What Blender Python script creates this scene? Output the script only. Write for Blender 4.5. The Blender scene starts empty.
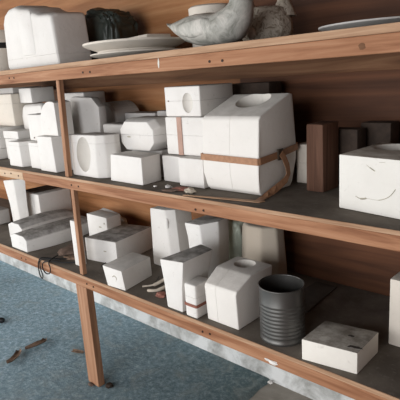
import bpy, bmesh, math, random
from mathutils import Vector, Matrix, noise
random.seed(7)
C = bpy.context.scene.collection
PI = math.pi

# ------------------------------------------------------------------ camera
cam_d = bpy.data.cameras.new('camera'); cam = bpy.data.objects.new('camera', cam_d); C.objects.link(cam)
RT = Vector((0.72874663, 0.68177046, -0.06416681))
DN = Vector((0.11895613, -0.21831529, -0.96860099))
FW = Vector((-0.67437214, 0.69823167, -0.24019731))
m = Matrix.Identity(4)
for i in range(3):
    m[i][0] = RT[i]; m[i][1] = -DN[i]; m[i][2] = -FW[i]
m.translation = Vector((0, -1.185, 1.477))
cam.matrix_world = m
cam_d.sensor_width = 36; cam_d.lens = 36 * 496.756 / 400
cam_d.clip_start = 0.02
bpy.context.scene.camera = cam

# ------------------------------------------------------------------ light
world = bpy.data.worlds.new('world'); bpy.context.scene.world = world
world.use_nodes = True
bg = world.node_tree.nodes['Background']
bg.inputs[0].default_value = (0.97, 0.98, 1.0, 1); bg.inputs[1].default_value = 1.3

def area(name, loc, target, sx, sy, power, col):
    d = bpy.data.lights.new(name, 'AREA'); d.shape = 'RECTANGLE'; d.size = sx; d.size_y = sy
    d.energy = power; d.color = col
    o = bpy.data.objects.new(name, d); C.objects.link(o)
    o.location = loc
    o.rotation_euler = (Vector(target) - Vector(loc)).to_track_quat('-Z', 'Y').to_euler()
    return o
# daylight through the open doorway to the left of and behind the camera
area('doorway_daylight', (-4.9, -2.5, 1.35), (-1.9, 0.3, 0.9), 2.2, 1.7, 70, (1.0, 0.97, 0.93))
# the open front of the shed behind the camera lets in a broad soft daylight
area('open_front_daylight', (-0.9, -3.3, 1.45), (-1.0, 0.2, 0.9), 2.6, 1.5, 70, (0.97, 0.98, 1.0))

vs = bpy.context.scene.view_settings
bpy.context.scene.display_settings.display_device = 'sRGB'
vs.view_transform = 'Standard'; vs.look = 'None'; vs.exposure = 0.06; vs.gamma = 1.0
vs.use_curve_mapping = False

# ------------------------------------------------------------------ materials
def nmat(name, rough=0.8, metal=0.0, spec=0.3):
    mt = bpy.data.materials.new(name); mt.use_nodes = True
    nt = mt.node_tree; b = nt.nodes['Principled BSDF']
    b.inputs['Roughness'].default_value = rough; b.inputs['Metallic'].default_value = metal
    b.inputs['Specular IOR Level'].default_value = spec
    return mt, nt, b
def coords(nt, scale=(1, 1, 1), kind='Object', rot=(0, 0, 0)):
    tc = nt.nodes.new('ShaderNodeTexCoord'); mp = nt.nodes.new('ShaderNodeMapping')
    mp.inputs['Scale'].default_value = scale; mp.inputs['Rotation'].default_value = rot
    nt.links.new(tc.outputs[kind], mp.inputs[0]); return mp.outputs[0]
def noise_n(nt, vec, scale, detail=4, rough=0.55, dist=0.0):
    n = nt.nodes.new('ShaderNodeTexNoise'); n.inputs['Scale'].default_value = scale
    n.inputs['Detail'].default_value = detail; n.inputs['Roughness'].default_value = rough
    n.inputs['Distortion'].default_value = dist
    nt.links.new(vec, n.inputs['Vector']); return n.outputs['Fac']
def ramp(nt, fac, stops):
    r = nt.nodes.new('ShaderNodeValToRGB'); e = r.color_ramp.elements
    while len(e) < len(stops): e.new(0.5)
    for el, (p, c) in zip(e, stops):
        el.position = p; el.color = (c[0], c[1], c[2], 1)
    nt.links.new(fac, r.inputs[0]); return r.outputs[0]
def mix(nt, fac, a, b, mode='MIX'):
    n = nt.nodes.new('ShaderNodeMix'); n.data_type = 'RGBA'; n.blend_type = mode
    for s, v in ((0, fac), (6, a), (7, b)):
        if hasattr(v, 'is_output'): nt.links.new(v, n.inputs[s])
        elif s == 0: n.inputs[0].default_value = v
        else: n.inputs[s].default_value = (v[0], v[1], v[2], 1)
    return n.outputs[2]
def bump(nt, b, h, strength, dist=0.01):
    n = nt.nodes.new('ShaderNodeBump'); n.inputs['Strength'].default_value = strength
    n.inputs['Distance'].default_value = dist
    nt.links.new(h, n.inputs['Height']); nt.links.new(n.outputs[0], b.inputs['Normal'])
def math_n(nt, op, a, b=None, clamp=False):
    n = nt.nodes.new('ShaderNodeMath'); n.operation = op; n.use_clamp = clamp
    for i, v in enumerate((a, b)):
        if v is None: continue
        if hasattr(v, 'is_output'): nt.links.new(v, n.inputs[i])
        else: n.inputs[i].default_value = v
    return n.outputs[0]

def plaster(name, col, stain=(0.42, 0.38, 0.33), amount=0.25, dust=0.0, dustcol=(0.17, 0.158, 0.145), rough=0.85):
    """chalky cast plaster: faint blotches, a few scuffs, settled dust on upward faces"""
    mt, nt, b = nmat(name, rough, 0, 0.2)
    v = coords(nt, (1, 1, 1), 'Object')
    g = nt.nodes.new('ShaderNodeNewGeometry')
    n1 = noise_n(nt, g.outputs['Position'], 9, 5, 0.6)
    n2 = noise_n(nt, g.outputs['Position'], 46, 4, 0.6, 0.6)
    f1 = ramp(nt, n1, [(0.42, (0, 0, 0)), (0.78, (1, 1, 1))])
    f2 = ramp(nt, n2, [(0.63, (0, 0, 0)), (0.74, (1, 1, 1))])
    c = mix(nt, math_n(nt, 'MULTIPLY', f1, amount * 0.8), col, stain)
    c = mix(nt, math_n(nt, 'MULTIPLY', f2, amount * 1.1), c, (stain[0] * .7, stain[1] * .65, stain[2] * .6))
    if dust > 0:
        sx = nt.nodes.new('ShaderNodeSeparateXYZ'); nt.links.new(g.outputs['True Normal'], sx.inputs[0])
        up = ramp(nt, sx.outputs[2], [(0.55, (0, 0, 0)), (0.85, (1, 1, 1))])
        nd = noise_n(nt, g.outputs['Position'], 22, 5, 0.65)
        nd = ramp(nt, nd, [(0.3, (0.45, 0.45, 0.45)), (0.62, (1, 1, 1))])
        fd = math_n(nt, 'MULTIPLY', up, nd); fd = math_n(nt, 'MULTIPLY', fd, dust)
        c = mix(nt, fd, c, dustcol)
    nt.links.new(c, b.inputs['Base Color'])
    bump(nt, b, n2, 0.25, 0.004)
    return mt

def wood(name, c_dark, c_mid, c_light, axis='x', grain=1.0, rough=0.75, blotch=0.25, bs=0.3):
    mt, nt, b = nmat(name, rough, 0, 0.25)
    g = nt.nodes.new('ShaderNodeNewGeometry'); mp = nt.nodes.new('ShaderNodeMapping')
    nt.links.new(g.outputs['Position'], mp.inputs[0])
    s = {'x': (1.2, 22, 22), 'y': (22, 1.2, 22), 'z': (22, 22, 1.2)}[axis]
    mp.inputs['Scale'].default_value = tuple(k * grain for k in s)
    n1 = noise_n(nt, mp.outputs[0], 2.2, 5, 0.6, 0.7)
    mp2 = nt.nodes.new('ShaderNodeMapping'); nt.links.new(g.outputs['Position'], mp2.inputs[0])
    s2 = {'x': (1, 5, 5), 'y': (5, 1, 5), 'z': (5, 5, 1)}[axis]; mp2.inputs['Scale'].default_value = s2
    n2 = noise_n(nt, mp2.outputs[0], 1.7, 3, 0.5, 0.4)
    c = ramp(nt, n1, [(0.3, c_dark), (0.5, c_mid), (0.72, c_light)])
    f = ramp(nt, n2, [(0.35, (0, 0, 0)), (0.7, (1, 1, 1))])
    c = mix(nt, math_n(nt, 'MULTIPLY', f, blotch), c, c_dark)
    nt.links.new(c, b.inputs['Base Color']); bump(nt, b, n1, bs, 0.003)
    return mt

def plain(name, col, rough=0.7, metal=0.0, spec=0.3, var=0.0, scale=30):
    mt, nt, b = nmat(name, rough, metal, spec)
    if var > 0:
        g = nt.nodes.new('ShaderNodeNewGeometry')
        n = noise_n(nt, g.outputs['Position'], scale, 4, 0.6)
        c = ramp(nt, n, [(0.3, [k * (1 - var) for k in col]), (0.7, [min(1, k * (1 + var)) for k in col])])
        nt.links.new(c, b.inputs['Base Color']); bump(nt, b, n, 0.3, 0.003)
    else:
        b.inputs['Base Color'].default_value = (*col, 1)
    return mt

M = {}
M['plaster'] = plaster('white_plaster', (0.76, 0.735, 0.70), amount=0.22, dust=0.35)
M['plaster_dusty'] = plaster('dusty_white_plaster', (0.75, 0.73, 0.70), amount=0.28, dust=0.93)
M['plaster_clean'] = plaster('clean_plaster', (0.77, 0.74, 0.695), amount=0.12, dust=0.45, dustcol=(0.30, 0.27, 0.24))
M['plaster_cream'] = plaster('cream_plaster', (0.70, 0.64, 0.56), amount=0.3, dust=0.45)
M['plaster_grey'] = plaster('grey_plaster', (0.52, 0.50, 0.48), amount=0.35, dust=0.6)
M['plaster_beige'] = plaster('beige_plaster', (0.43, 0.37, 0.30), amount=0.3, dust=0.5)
M['hole'] = plaster('inner_plaster', (0.66, 0.63, 0.58), amount=0.2)
M['rim'] = plain('chalk_white', (0.66, 0.66, 0.6), 0.6, var=0.1)
M['fascia'] = wood('reddish_fir', (0.20, 0.080, 0.038), (0.37, 0.18, 0.095), (0.49, 0.275, 0.16), 'x', 1.0, blotch=0.4)
M['fascia_pale'] = wood('pale_fir', (0.42, 0.28, 0.18), (0.56, 0.40, 0.27), (0.66, 0.5, 0.36), 'x', 1.0, blotch=0.3)
M['edge'] = wood('plywood_edge', (0.29, 0.165, 0.095), (0.42, 0.26, 0.16), (0.52, 0.35, 0.23), 'x', 1.5, blotch=0.2)
M['post'] = wood('fir_post', (0.24, 0.12, 0.065), (0.39, 0.205, 0.118), (0.50, 0.29, 0.18), 'z', 0.8, blotch=0.3)
M['wall'] = wood('orange_plywood', (0.17, 0.066, 0.022), (0.38, 0.165, 0.066), (0.53, 0.28, 0.13), 'x', 0.35, blotch=0.6, rough=0.6)
M['ledger'] = wood('brown_ledger', (0.09, 0.042, 0.02), (0.19, 0.09, 0.045), (0.28, 0.15, 0.08), 'x', 0.6, blotch=0.5)
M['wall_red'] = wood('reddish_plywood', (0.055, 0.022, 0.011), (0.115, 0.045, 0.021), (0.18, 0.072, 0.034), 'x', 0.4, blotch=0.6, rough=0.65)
M['dark_wood'] = wood('weathered_dark_wood', (0.06, 0.028, 0.018), (0.12, 0.058, 0.036), (0.18, 0.095, 0.062), 'z', 0.9, blotch=0.5)
M['dark_block'] = plain('dark_brown_wood', (0.045, 0.03, 0.022), 0.8, var=0.3)
M['nail'] = plain('rusty_nail', (0.035, 0.018, 0.012), 0.6, 0.3)
M['plaster_tan_top'] = plaster('tan_topped_plaster', (0.76, 0.74, 0.69), amount=0.15, dust=0.75, dustcol=(0.30, 0.23, 0.17))
M['leather'] = plain('tan_leather', (0.36, 0.19, 0.105), 0.6, var=0.18, scale=60)
M['pink_strap'] = plain('faded_rubber_strap', (0.44, 0.28, 0.22), 0.7, var=0.12)
M['red_strap'] = plain('dull_red_strap', (0.26, 0.10, 0.07), 0.7, var=0.12)
M['buckle'] = plain('dull_metal', (0.12, 0.10, 0.08), 0.4, 0.8)
M['cable'] = plain('black_cable', (0.012, 0.012, 0.013), 0.5)
M['bag'] = plain('black_green_plastic', (0.030, 0.036, 0.030), 0.45, 0, 0.4, var=0.3)
M['paper'] = plain('crumpled_paper', (0.5, 0.44, 0.36), 0.9, var=0.2)
M['rag'] = plain('grubby_rag', (0.16, 0.11, 0.085), 0.95, var=0.35)
M['debris_red'] = plain('faded_red_rubber', (0.28, 0.12, 0.09), 0.8, var=0.3)
M['bark'] = plain('curled_brown_strip', (0.17, 0.11, 0.075), 0.8, var=0.4, scale=60)
M['green_bag'] = plain('pale_green_plastic', (0.55, 0.6, 0.5), 0.35, 0, 0.5, var=0.1)

# dusty shelf top
mt, nt, b = nmat('dusty_shelf', 0.9, 0, 0.2)
g = nt.nodes.new('ShaderNodeNewGeometry')
n1 = noise_n(nt, g.outputs['Position'], 5, 5, 0.6, 0.3); n2 = noise_n(nt, g.outputs['Position'], 60, 4, 0.7)
c = ramp(nt, n1, [(0.3, (0.088, 0.073, 0.060)), (0.7, (0.20, 0.172, 0.143))])
c = mix(nt, math_n(nt, 'MULTIPLY', ramp(nt, n2, [(0.56, (0, 0, 0)), (0.7, (1, 1, 1))]), 0.35), c, (0.26, 0.24, 0.21))
nt.links.new(c, b.inputs['Base Color']); bump(nt, b, n2, 0.3, 0.003)
M['shelf'] = mt
# carpet
mt, nt, b = nmat('blue_green_carpet', 1.0, 0, 0.05)
g = nt.nodes.new('ShaderNodeNewGeometry')
n1 = noise_n(nt, g.outputs['Position'], 1.6, 5, 0.6, 0.4); n2 = noise_n(nt, g.outputs['Position'], 34, 9, 0.88)
n3 = noise_n(nt, g.outputs['Position'], 8, 5, 0.65, 0.8)
c = ramp(nt, n2, [(0.28, (0.045, 0.075, 0.085)), (0.5, (0.145, 0.20, 0.22)), (0.68, (0.36, 0.43, 0.45))])
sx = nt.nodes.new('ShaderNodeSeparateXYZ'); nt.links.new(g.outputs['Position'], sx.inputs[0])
# blue-to-green hue is the carpet's own; pale-to-dark is painted daylight falloff
hue_and_daylight = math_n(nt, 'ADD', math_n(nt, 'MULTIPLY', sx.outputs[0], -0.62), -0.98)
hue_and_daylight = math_n(nt, 'ADD', hue_and_daylight, math_n(nt, 'MULTIPLY', n1, 0.5), True)
c = mix(nt, hue_and_daylight, mix(nt, 1.0, c, (0.70, 0.70, 0.64), 'MULTIPLY'), mix(nt, 1.0, c, (2.3, 2.38, 2.55), 'MULTIPLY'))
c = mix(nt, math_n(nt, 'MULTIPLY', ramp(nt, n3, [(0.5, (0, 0, 0)), (0.75, (1, 1, 1))]), 0.5), c, (0.34, 0.36, 0.33))
nt.links.new(c, b.inputs['Base Color']); bump(nt, b, n2, 1.0, 0.012)
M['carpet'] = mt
# concrete
mt, nt, b = nmat('concrete', 0.9, 0, 0.2)
g = nt.nodes.new('ShaderNodeNewGeometry')
n1 = noise_n(nt, g.outputs['Position'], 6, 6, 0.65, 0.4); n2 = noise_n(nt, g.outputs['Position'], 50, 4, 0.7)
c = ramp(nt, n1, [(0.3, (0.21, 0.19, 0.16)), (0.7, (0.36, 0.33, 0.29))])
nt.links.new(c, b.inputs['Base Color']); bump(nt, b, n2, 0.4, 0.006)
M['concrete'] = mt
mt, nt, b = nmat('limewashed_concrete', 0.9, 0, 0.2)
g = nt.nodes.new('ShaderNodeNewGeometry')
n1 = noise_n(nt, g.outputs['Position'], 7, 6, 0.65, 0.4); n2 = noise_n(nt, g.outputs['Position'], 50, 4, 0.7)
c = ramp(nt, n1, [(0.32, (0.30, 0.30, 0.28)), (0.58, (0.70, 0.71, 0.70))])
nt.links.new(c, b.inputs['Base Color']); bump(nt, b, n2, 0.4, 0.006)
M['curb'] = mt
# ribbed can
M['can'] = plain('dark_grey_enamel', (0.135, 0.132, 0.125), 0.40, 0.7, 0.5)
M['can_in'] = plain('can_inside', (0.05, 0.05, 0.048), 0.5, 0.6, 0.5)
# ceramic glazes
mt, nt, b = nmat('mottled_grey_glaze', 0.55, 0, 0.4)
g = nt.nodes.new('ShaderNodeNewGeometry')
n1 = noise_n(nt, g.outputs['Position'], 14, 6, 0.7, 0.7)
c = ramp(nt, n1, [(0.36, (0.22, 0.22, 0.19)), (0.5, (0.42, 0.41, 0.37)), (0.64, (0.60, 0.57, 0.52))])
nt.links.new(c, b.inputs['Base Color']); bump(nt, b, n1, 0.5, 0.006)
M['bird'] = mt
mt, nt, b = nmat('speckled_biscuit_ware', 0.8, 0, 0.2)
g = nt.nodes.new('ShaderNodeNewGeometry')
n1 = noise_n(nt, g.outputs['Position'], 55, 3, 0.6, 1.4)
c = ramp(nt, n1, [(0.36, (0.26, 0.21, 0.16)), (0.46, (0.50, 0.44, 0.36)), (0.7, (0.62, 0.56, 0.48))])
nt.links.new(c, b.inputs['Base Color']); bump(nt, b, n1, 0.8, 0.006)
M['owl'] = mt

# ------------------------------------------------------------------ mesh helpers
def obj(name, bm, mat, parent=None, smooth=None, loc=None):
    bmesh.ops.recalc_face_normals(bm, faces=bm.faces[:])
    me = bpy.data.meshes.new(name); bm.to_mesh(me); bm.free()
    me.materials.append(M[mat] if isinstance(mat, str) else mat)
    o = bpy.data.objects.new(name, me); C.objects.link(o)
    if smooth:
        for p in me.polygons: p.use_smooth = True
        me.set_sharp_from_angle(angle=math.radians(smooth))
    if parent: 
        o.parent = parent; o.matrix_parent_inverse = Matrix.Translation(-Vector(parent.location))
    return o
def tag(o, label, cat, group=None, kind=None):
    o['label'] = label; o['category'] = cat
    if group: o['group'] = group
    if kind: o['kind'] = kind
    return o
def thing(name, label, cat, loc, group=None):
    o = bpy.data.objects.new(name, None); C.objects.link(o); o.location = loc
    o.empty_display_size = 0.05
    return tag(o, label, cat, group)
def struct(name, bm, mat):
    o = obj(name, bm, mat); o['kind'] = 'structure'; return o
def loft(rings, cap=True):
    bm = bmesh.new(); vr = [[bm.verts.new(p) for p in r] for r in rings]
    n = len(vr[0])
    for a, b_ in zip(vr, vr[1:]):
        for i in range(n): bm.faces.new((a[i], a[(i + 1) % n], b_[(i + 1) % n], b_[i]))
    if cap: bm.faces.new(list(reversed(vr[0]))); bm.faces.new(vr[-1])
    return bm
def box(x0, x1, y0, y1, z0, z1):
    return loft([[(x0, y0, z), (x1, y0, z), (x1, y1, z), (x0, y1, z)] for z in (z0, z1)])
def tbox(x0, x1, y0, y1, z0, z1, tx=0.0, ty=0.0):
    """box whose top is drawn in by tx, ty on every side (negative flares)"""
    return loft([[(x0, y0, z0), (x1, y0, z0), (x1, y1, z0), (x0, y1, z0)],
                 [(x0 + tx, y0 + ty, z1), (x1 - tx, y0 + ty, z1), (x1 - tx, y1 - ty, z1), (x0 + tx, y1 - ty, z1)]])
def prof_x(prof, x0, x1, inset=0.0):
    return loft([[(x, y, z) for y, z in prof] for x in (x0, x1)])
def prof_y(prof, y0, y1):
    return loft([[(x, y, z) for x, z in prof] for y in (y0, y1)])
def prof_z(prof, z0, z1):
    return loft([[(x, y, z) for x, y in prof] for z in (z0, z1)])
def bevel(bm, w=0.006, seg=2, ang=20):
    bmesh.ops.recalc_face_normals(bm, faces=bm.faces[:])
    es = [e for e in bm.edges if len(e.link_faces) == 2 and e.calc_face_angle(0) > math.radians(ang)]
    if es and w > 0: bmesh.ops.bevel(bm, geom=es, offset=w, segments=seg, profile=0.6, affect='EDGES', clamp_overlap=True)
    return bm
def lathe(cx, cy, prof, n=40, sx=1.0, sy=1.0, wob=0.0, closed=True):
    rings = []
    for r, z in prof:
        rings.append([(cx + math.cos(2 * PI * i / n) * r * sx * (1 + wob * math.sin(3 * i + z * 40)),
                       cy + math.sin(2 * PI * i / n) * r * sy, z) for i in range(n)])
    return loft(rings, closed)
def tube(pts, r, n=8, closed=False):
    """sweep a circle of radius r (number or list) along smoothed points"""
    P_ = [Vector(p) for p in pts]
    out = []
    for i in range(len(P_) - 1):
        p0, p1, p2, p3 = P_[max(i - 1, 0)], P_[i], P_[i + 1], P_[min(i + 2, len(P_) - 1)]
        for k in range(6):
            t = k / 6
            out.append(0.5 * ((2 * p1) + (-p0 + p2) * t + (2 * p0 - 5 * p1 + 4 * p2 - p3) * t * t + (-p0 + 3 * p1 - 3 * p2 + p3) * t ** 3))
    out.append(P_[-1])
    rings = []
    for i, p in enumerate(out):
        d = (out[min(i + 1, len(out) - 1)] - out[max(i - 1, 0)]).normalized()
        up = Vector((0, 0, 1)) if abs(d.z) < 0.9 else Vector((1, 0, 0))
        a = d.cross(up).normalized(); b_ = d.cross(a)
        rr = r if not isinstance(r, (list, tuple)) else r[min(int(i / 6), len(r) - 1)]
        rings.append([tuple(p + a * math.cos(2 * PI * k / n) * rr + b_ * math.sin(2 * PI * k / n) * rr) for k in range(n)])
    return loft(rings)
def ribbon(pts, width, thick, wdir):
    """flat strap with a rectangular section swept along pts; wdir is the width direction (vector or list)"""
    P_ = [Vector(p) for p in pts]; rings = []
    for i, p in enumerate(P_):
        d = (P_[min(i + 1, len(P_) - 1)] - P_[max(i - 1, 0)]).normalized()
        w = Vector(wdir[i] if isinstance(wdir, list) else wdir); w = (w - d * w.dot(d)).normalized()
        nrm = d.cross(w)
        rings.append([tuple(p + w * a * width / 2 + nrm * b_ * thick / 2) for a, b_ in ((-1, -1), (1, -1), (1, 1), (-1, 1))])
    return loft(rings)
def join(bms):
    out = bmesh.new()
    for b_ in bms:
        me = bpy.data.meshes.new('t'); b_.to_mesh(me); b_.free(); out.from_mesh(me); bpy.data.meshes.remove(me)
    return out
def halves(bm, axis, at, gap=0.0002):
    res = []
    for sgn in (-1, 1):
        c = bm.copy(); no = Vector((0, 0, 0)); no['xyz'.index(axis)] = 1
        co = Vector((0, 0, 0)); co['xyz'.index(axis)] = at + sgn * gap
        r = bmesh.ops.bisect_plane(c, geom=c.verts[:] + c.edges[:] + c.faces[:], plane_co=co, plane_no=no,
                                   clear_outer=(sgn < 0), clear_inner=(sgn > 0))
        ed = [e for e in r['geom_cut'] if isinstance(e, bmesh.types.BMEdge)]
        try: bmesh.ops.holes_fill(c, edges=ed, sides=0)
        except Exception: pass
        res.append(c)
    bm.free(); return res
def carve(o, cutter, mat='hole'):
    """subtract the cutter bmesh from object o"""
    bmesh.ops.recalc_face_normals(cutter, faces=cutter.faces[:])
    me = bpy.data.meshes.new('cut'); cutter.to_mesh(me); me.materials.append(M[mat])
    for p in me.polygons: p.use_smooth = True
    co = bpy.data.objects.new('cut', me); C.objects.link(co)
    md = o.modifiers.new('b', 'BOOLEAN'); md.operation = 'DIFFERENCE'; md.object = co; md.solver = 'EXACT'
    try: md.material_mode = 'TRANSFER'
    except Exception: pass
    bpy.context.view_layer.update()
    dg = bpy.context.evaluated_depsgraph_get()
    nm = bpy.data.meshes.new_from_object(o.evaluated_get(dg), preserve_all_data_layers=True, depsgraph=dg)
    o.modifiers.clear(); o.data = nm
    bpy.data.objects.remove(co); nm.set_sharp_from_angle(angle=math.radians(35))
def rough_up(bm, amp=0.0015, sc=14):
    for v in bm.verts:
        v.co += Vector((noise.noise(v.co * sc), noise.noise(v.co * sc + Vector((9, 3, 1))), noise.noise(v.co * sc + Vector((2, 7, 5))) * .4)) * amp
    return bm
def rotz(bm, deg, c):
    bmesh.ops.rotate(bm, cent=Vector(c), matrix=Matrix.Rotation(math.radians(deg), 3, 'Z'), verts=bm.verts[:]); return bm

def mold(name, label, bm, split=None, at=None, mat='plaster', bev=0.006, group=None, cat='plaster mold', cuts=(), seg=2):
    """a plaster mold: one block, or two halves meeting at a seam"""
    lo = [min(v.co[i] for v in bm.verts) for i in range(3)]; hi = [max(v.co[i] for v in bm.verts) for i in range(3)]
    if cat == 'plaster mold' and not group:
        group = 'plaster casting molds on the ' + ('bottom shelf' if lo[2] < 1.0 else 'middle shelf' if lo[2] < 1.5 else 'top shelf')
    t = thing(name, label, cat, ((lo[0] + hi[0]) / 2, (lo[1] + hi[1]) / 2, lo[2]), group)
    if split:
        if at is None: at = (lo['xyz'.index(split)] + hi['xyz'.index(split)]) / 2
        bevel(bm, bev, seg)
        parts = halves(bm, split, at)
        obs = []
        for h in parts:
            bmesh.ops.recalc_face_normals(h, faces=h.faces[:])
            es = [e for e in h.edges if len(e.link_faces) == 2 and e.calc_face_angle(0) > math.radians(55)]
            bmesh.ops.bevel(h, geom=es, offset=0.0006, segments=1, affect='EDGES', clamp_overlap=True)
            obs.append(obj('mold_half', h, mat, t, 35))
    else:
        bevel(bm, bev, seg)
        obs = [obj('mold_body', bm, mat, t, 35)]
    for c_ in cuts:
        for o in obs: carve(o, c_.copy())
        c_.free()
    return t

# ------------------------------------------------------------------ structure
XL, XR = -6.2, 0.6
struct('floor', box(XL, XR, -3.4, 0.585, -0.06, -0.012), 'concrete')
struct('trim_1', box(XL, XR, 0.585, 0.70, -0.06, 0.28), 'curb')
bm = box(XL, XR, 0.60, 0.64, 0.28, 2.5)
struct('wall_back', bm, 'wall')
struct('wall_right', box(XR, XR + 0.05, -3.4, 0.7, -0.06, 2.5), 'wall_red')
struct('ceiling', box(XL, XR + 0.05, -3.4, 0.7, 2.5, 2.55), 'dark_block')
# thin darker, redder layer over the right-hand stretch of the wall
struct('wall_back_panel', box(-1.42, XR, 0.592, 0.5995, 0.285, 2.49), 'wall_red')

# ------------------------------------------------------------------ carpet with ragged end
bm = bmesh.new()
pts = []
nx, ny = 230, 150
x0, x1, y0, y1 = XL + .4, -1.30, -3.2, 0.583
grid = {}
for i in range(nx + 1):
    for j in range(ny + 1):
        fx = i / nx; x = x0 + (x1 - x0) * (1 - (1 - fx) ** 1.0); y = y0 + (y1 - y0) * j / ny
        if i == nx: x += 0.012 * noise.noise(Vector((0, y * 9, 0)))
        z = 0.0 + 0.0018 * noise.noise(Vector((x * 2, y * 2, 0))) + 0.0012 * noise.noise(Vector((x * 14, y * 14, 3)))
        if i == nx: z = -0.0115
        grid[i, j] = bm.verts.new((x, y, z))
for i in range(nx):
    for j in range(ny):
        bm.faces.new((grid[i, j], grid[i + 1, j], grid[i + 1, j + 1], grid[i, j + 1]))
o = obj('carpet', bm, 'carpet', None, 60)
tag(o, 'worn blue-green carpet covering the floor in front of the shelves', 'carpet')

# ------------------------------------------------------------------ shelf unit
SH = thing('shelf_unit', 'three-tier reddish wooden shelf unit built along the plywood wall', 'shelf', (-2.0, 0.3, 0.0))
ZL, ZM, ZT = 0.600, 1.073, 1.568
SX0 = -5.9; SX1 = 0.59
def board(z, th):
    bm = bevel(box(SX0, SX1, 0.003, 0.59, z - th, z), 0.0015, 1)
    return obj('shelf_board', bm, 'shelf', SH)
for z, th in ((ZL, .014), (ZM, .012), (ZT, .02)): board(z, th)
def rail(x0, x1, z0, z1, mat='fascia', y0=0.0, y1=0.02, name='front_rail'):
    n = max(2, int((x1 - x0) / 0.06))
    rings = []
    for i in range(n + 1):
        x = x0 + (x1 - x0) * i / n
        w = 0.0012 * noise.noise(Vector((x * 3, z0 * 5, 1)))
        rings.append([(x, y0, z0 + w), (x, y1, z0 + w), (x, y1, z1), (x, y0, z1)])
    return obj(name, bevel(loft(rings), 0.0018, 1, 40), mat, SH)
rT = rail(SX0, SX1, 1.503, 1.5475); obj('edge_strip', bevel(box(SX0, SX1, -0.003, 0.0028, 1.548, 1.5685), 0.001, 1), 'edge', SH)
rM1 = rail(-2.391, SX1, 1.019, 1.0605); rM0 = rail(SX0, -2.394, 1.021, 1.0605, 'fascia_pale')
obj('edge_strip', bevel(box(SX0, SX1, -0.002, 0.0028, 1.061, 1.0735), 0.001, 1), 'edge', SH)
rL = rail(SX0, SX1, 0.540, 0.5855); obj('edge_strip', bevel(box(SX0, SX1, -0.002, 0.0028, 0.586, 0.6005), 0.001, 1), 'edge', SH)
rail(SX0, SX1, 1.458, 1.547, 'ledger', 0.553, 0.589, 'back_ledger')
rail(SX0, SX1, 0.972, 1.060, 'ledger', 0.553, 0.589, 'back_ledger')
rail(SX0, SX1, 0.497, 0.585, 'post', 0.553, 0.5848, 'back_ledger')
def nail(x, z, par, y=0.0):
    bm = bmesh.new()
    bmesh.ops.create_cone(bm, cap_ends=True, segments=10, radius1=0.0048, radius2=0.004, depth=0.003,
                          matrix=Matrix.Translation((x, y - 0.0006, z)) @ Matrix.Rotation(PI / 2, 4, 'X'))
    o = obj('nail_head', bm, 'nail'); o.parent = par; o.matrix_parent_inverse = Matrix.Translation(-Vector(SH.location)) @ Matrix.Identity(4)
    return o
bpy.context.view_layer.update()
def nails(par, L):
    for x, z in L:
        o = nail(x, z, par); o.matrix_parent_inverse = par.matrix_world.inverted()
nails(rT, [(-2.377, 1.530), (-2.33, 1.529), (-1.75, 1.524), (-1.701, 1.523), (-1.064, 1.521), (-1.012, 1.520)])
nails(rM1, [(-1.943, 1.041), (-1.887, 1.040), (-1.169, 1.032), (-1.131, 1.034)])
nails(rM0, [(-2.59, 1.040), (-2.519, 1.046), (-2.44, 1.04), (-2.68, 1.045)])
nails(rL, [(-1.92, 0.566), (-1.868, 0.564), (-2.555, 0.562), (-2.504, 0.564), (-1.176, 0.562), (-1.139, 0.565)])
# a knot and paint/plaster drips on the rails
def blob(name, par, x, y, z, sx, sz, mat, th=0.0012):
    bm = bmesh.new(); bmesh.ops.create_icosphere(bm, subdivisions=3, radius=1)
    for v in bm.verts:
        k = 1 + .45 * noise.noise(v.co * 2.1 + Vector((x * 9, z * 7, 0)))
        v.co = Vector((x + v.co.x * sx * k, y + v.co.y * th, z + v.co.z * sz * k))
    o = obj(name, bm, mat, None, 60); o.parent = par; o.matrix_parent_inverse = par.matrix_world.inverted(); return o
blob('knot', rT, -0.568, 0.0, 1.523, 0.009, 0.008, 'ledger', 0.0008)
blob('paint_drip', rT, -1.297, 0.0, 1.530, 0.004, 0.015, 'rim', 0.0015)
blob('plaster_splat', rL, -0.862, 0.0, 0.553, 0.018, 0.007, 'plaster', 0.004)
blob('plaster_splat', rL, -0.885, 0.0, 0.556, 0.009, 0.004, 'plaster', 0.003)
# slim posts between the tiers and the stout leg under the lowest
obj('post', bevel(loft([[(-1.992, .004, 1.0745), (-1.966, .004, 1.0745), (-1.966, .026, 1.0745), (-1.992, .026, 1.0745)],
                        [(-1.994, .0215, 1.5475), (-1.968, .0215, 1.5475), (-1.968, .0435, 1.5475), (-1.994, .0435, 1.5475)]]), 0.0015, 1), 'post', SH)
obj('post', bevel(loft([[(-1.975, .004, 0.6015), (-1.949, .004, 0.6015), (-1.949, .026, 0.6015), (-1.975, .026, 0.6015)],
                        [(-1.992, .0215, 1.0605), (-1.966, .0215, 1.0605), (-1.966, .0435, 1.0605), (-1.992, .0435, 1.0605)]]), 0.0015, 1), 'post', SH)
obj('leg', bevel(box(-2.023, -1.934, 0.001, 0.039, 0.003, 0.5395), 0.003, 2), 'post', SH)
for x in (-3.9,):
    obj('leg', bevel(box(x - .045, x + .045, 0.001, 0.039, 0.003, 0.5395), 0.003, 2), 'post', SH)
    obj('post', bevel(box(x - .013, x + .013, 0.022, 0.044, ZM + .001, 1.547), 0.0015, 1), 'post', SH)
    obj('post', bevel(box(x - .013, x + .013, 0.022, 0.044, ZL + .001, 1.060), 0.0015, 1), 'post', SH)

def seam_grp(s): return s

# ------------------------------------------------------------------ TOP SHELF
T_ = ZT + .001
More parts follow.
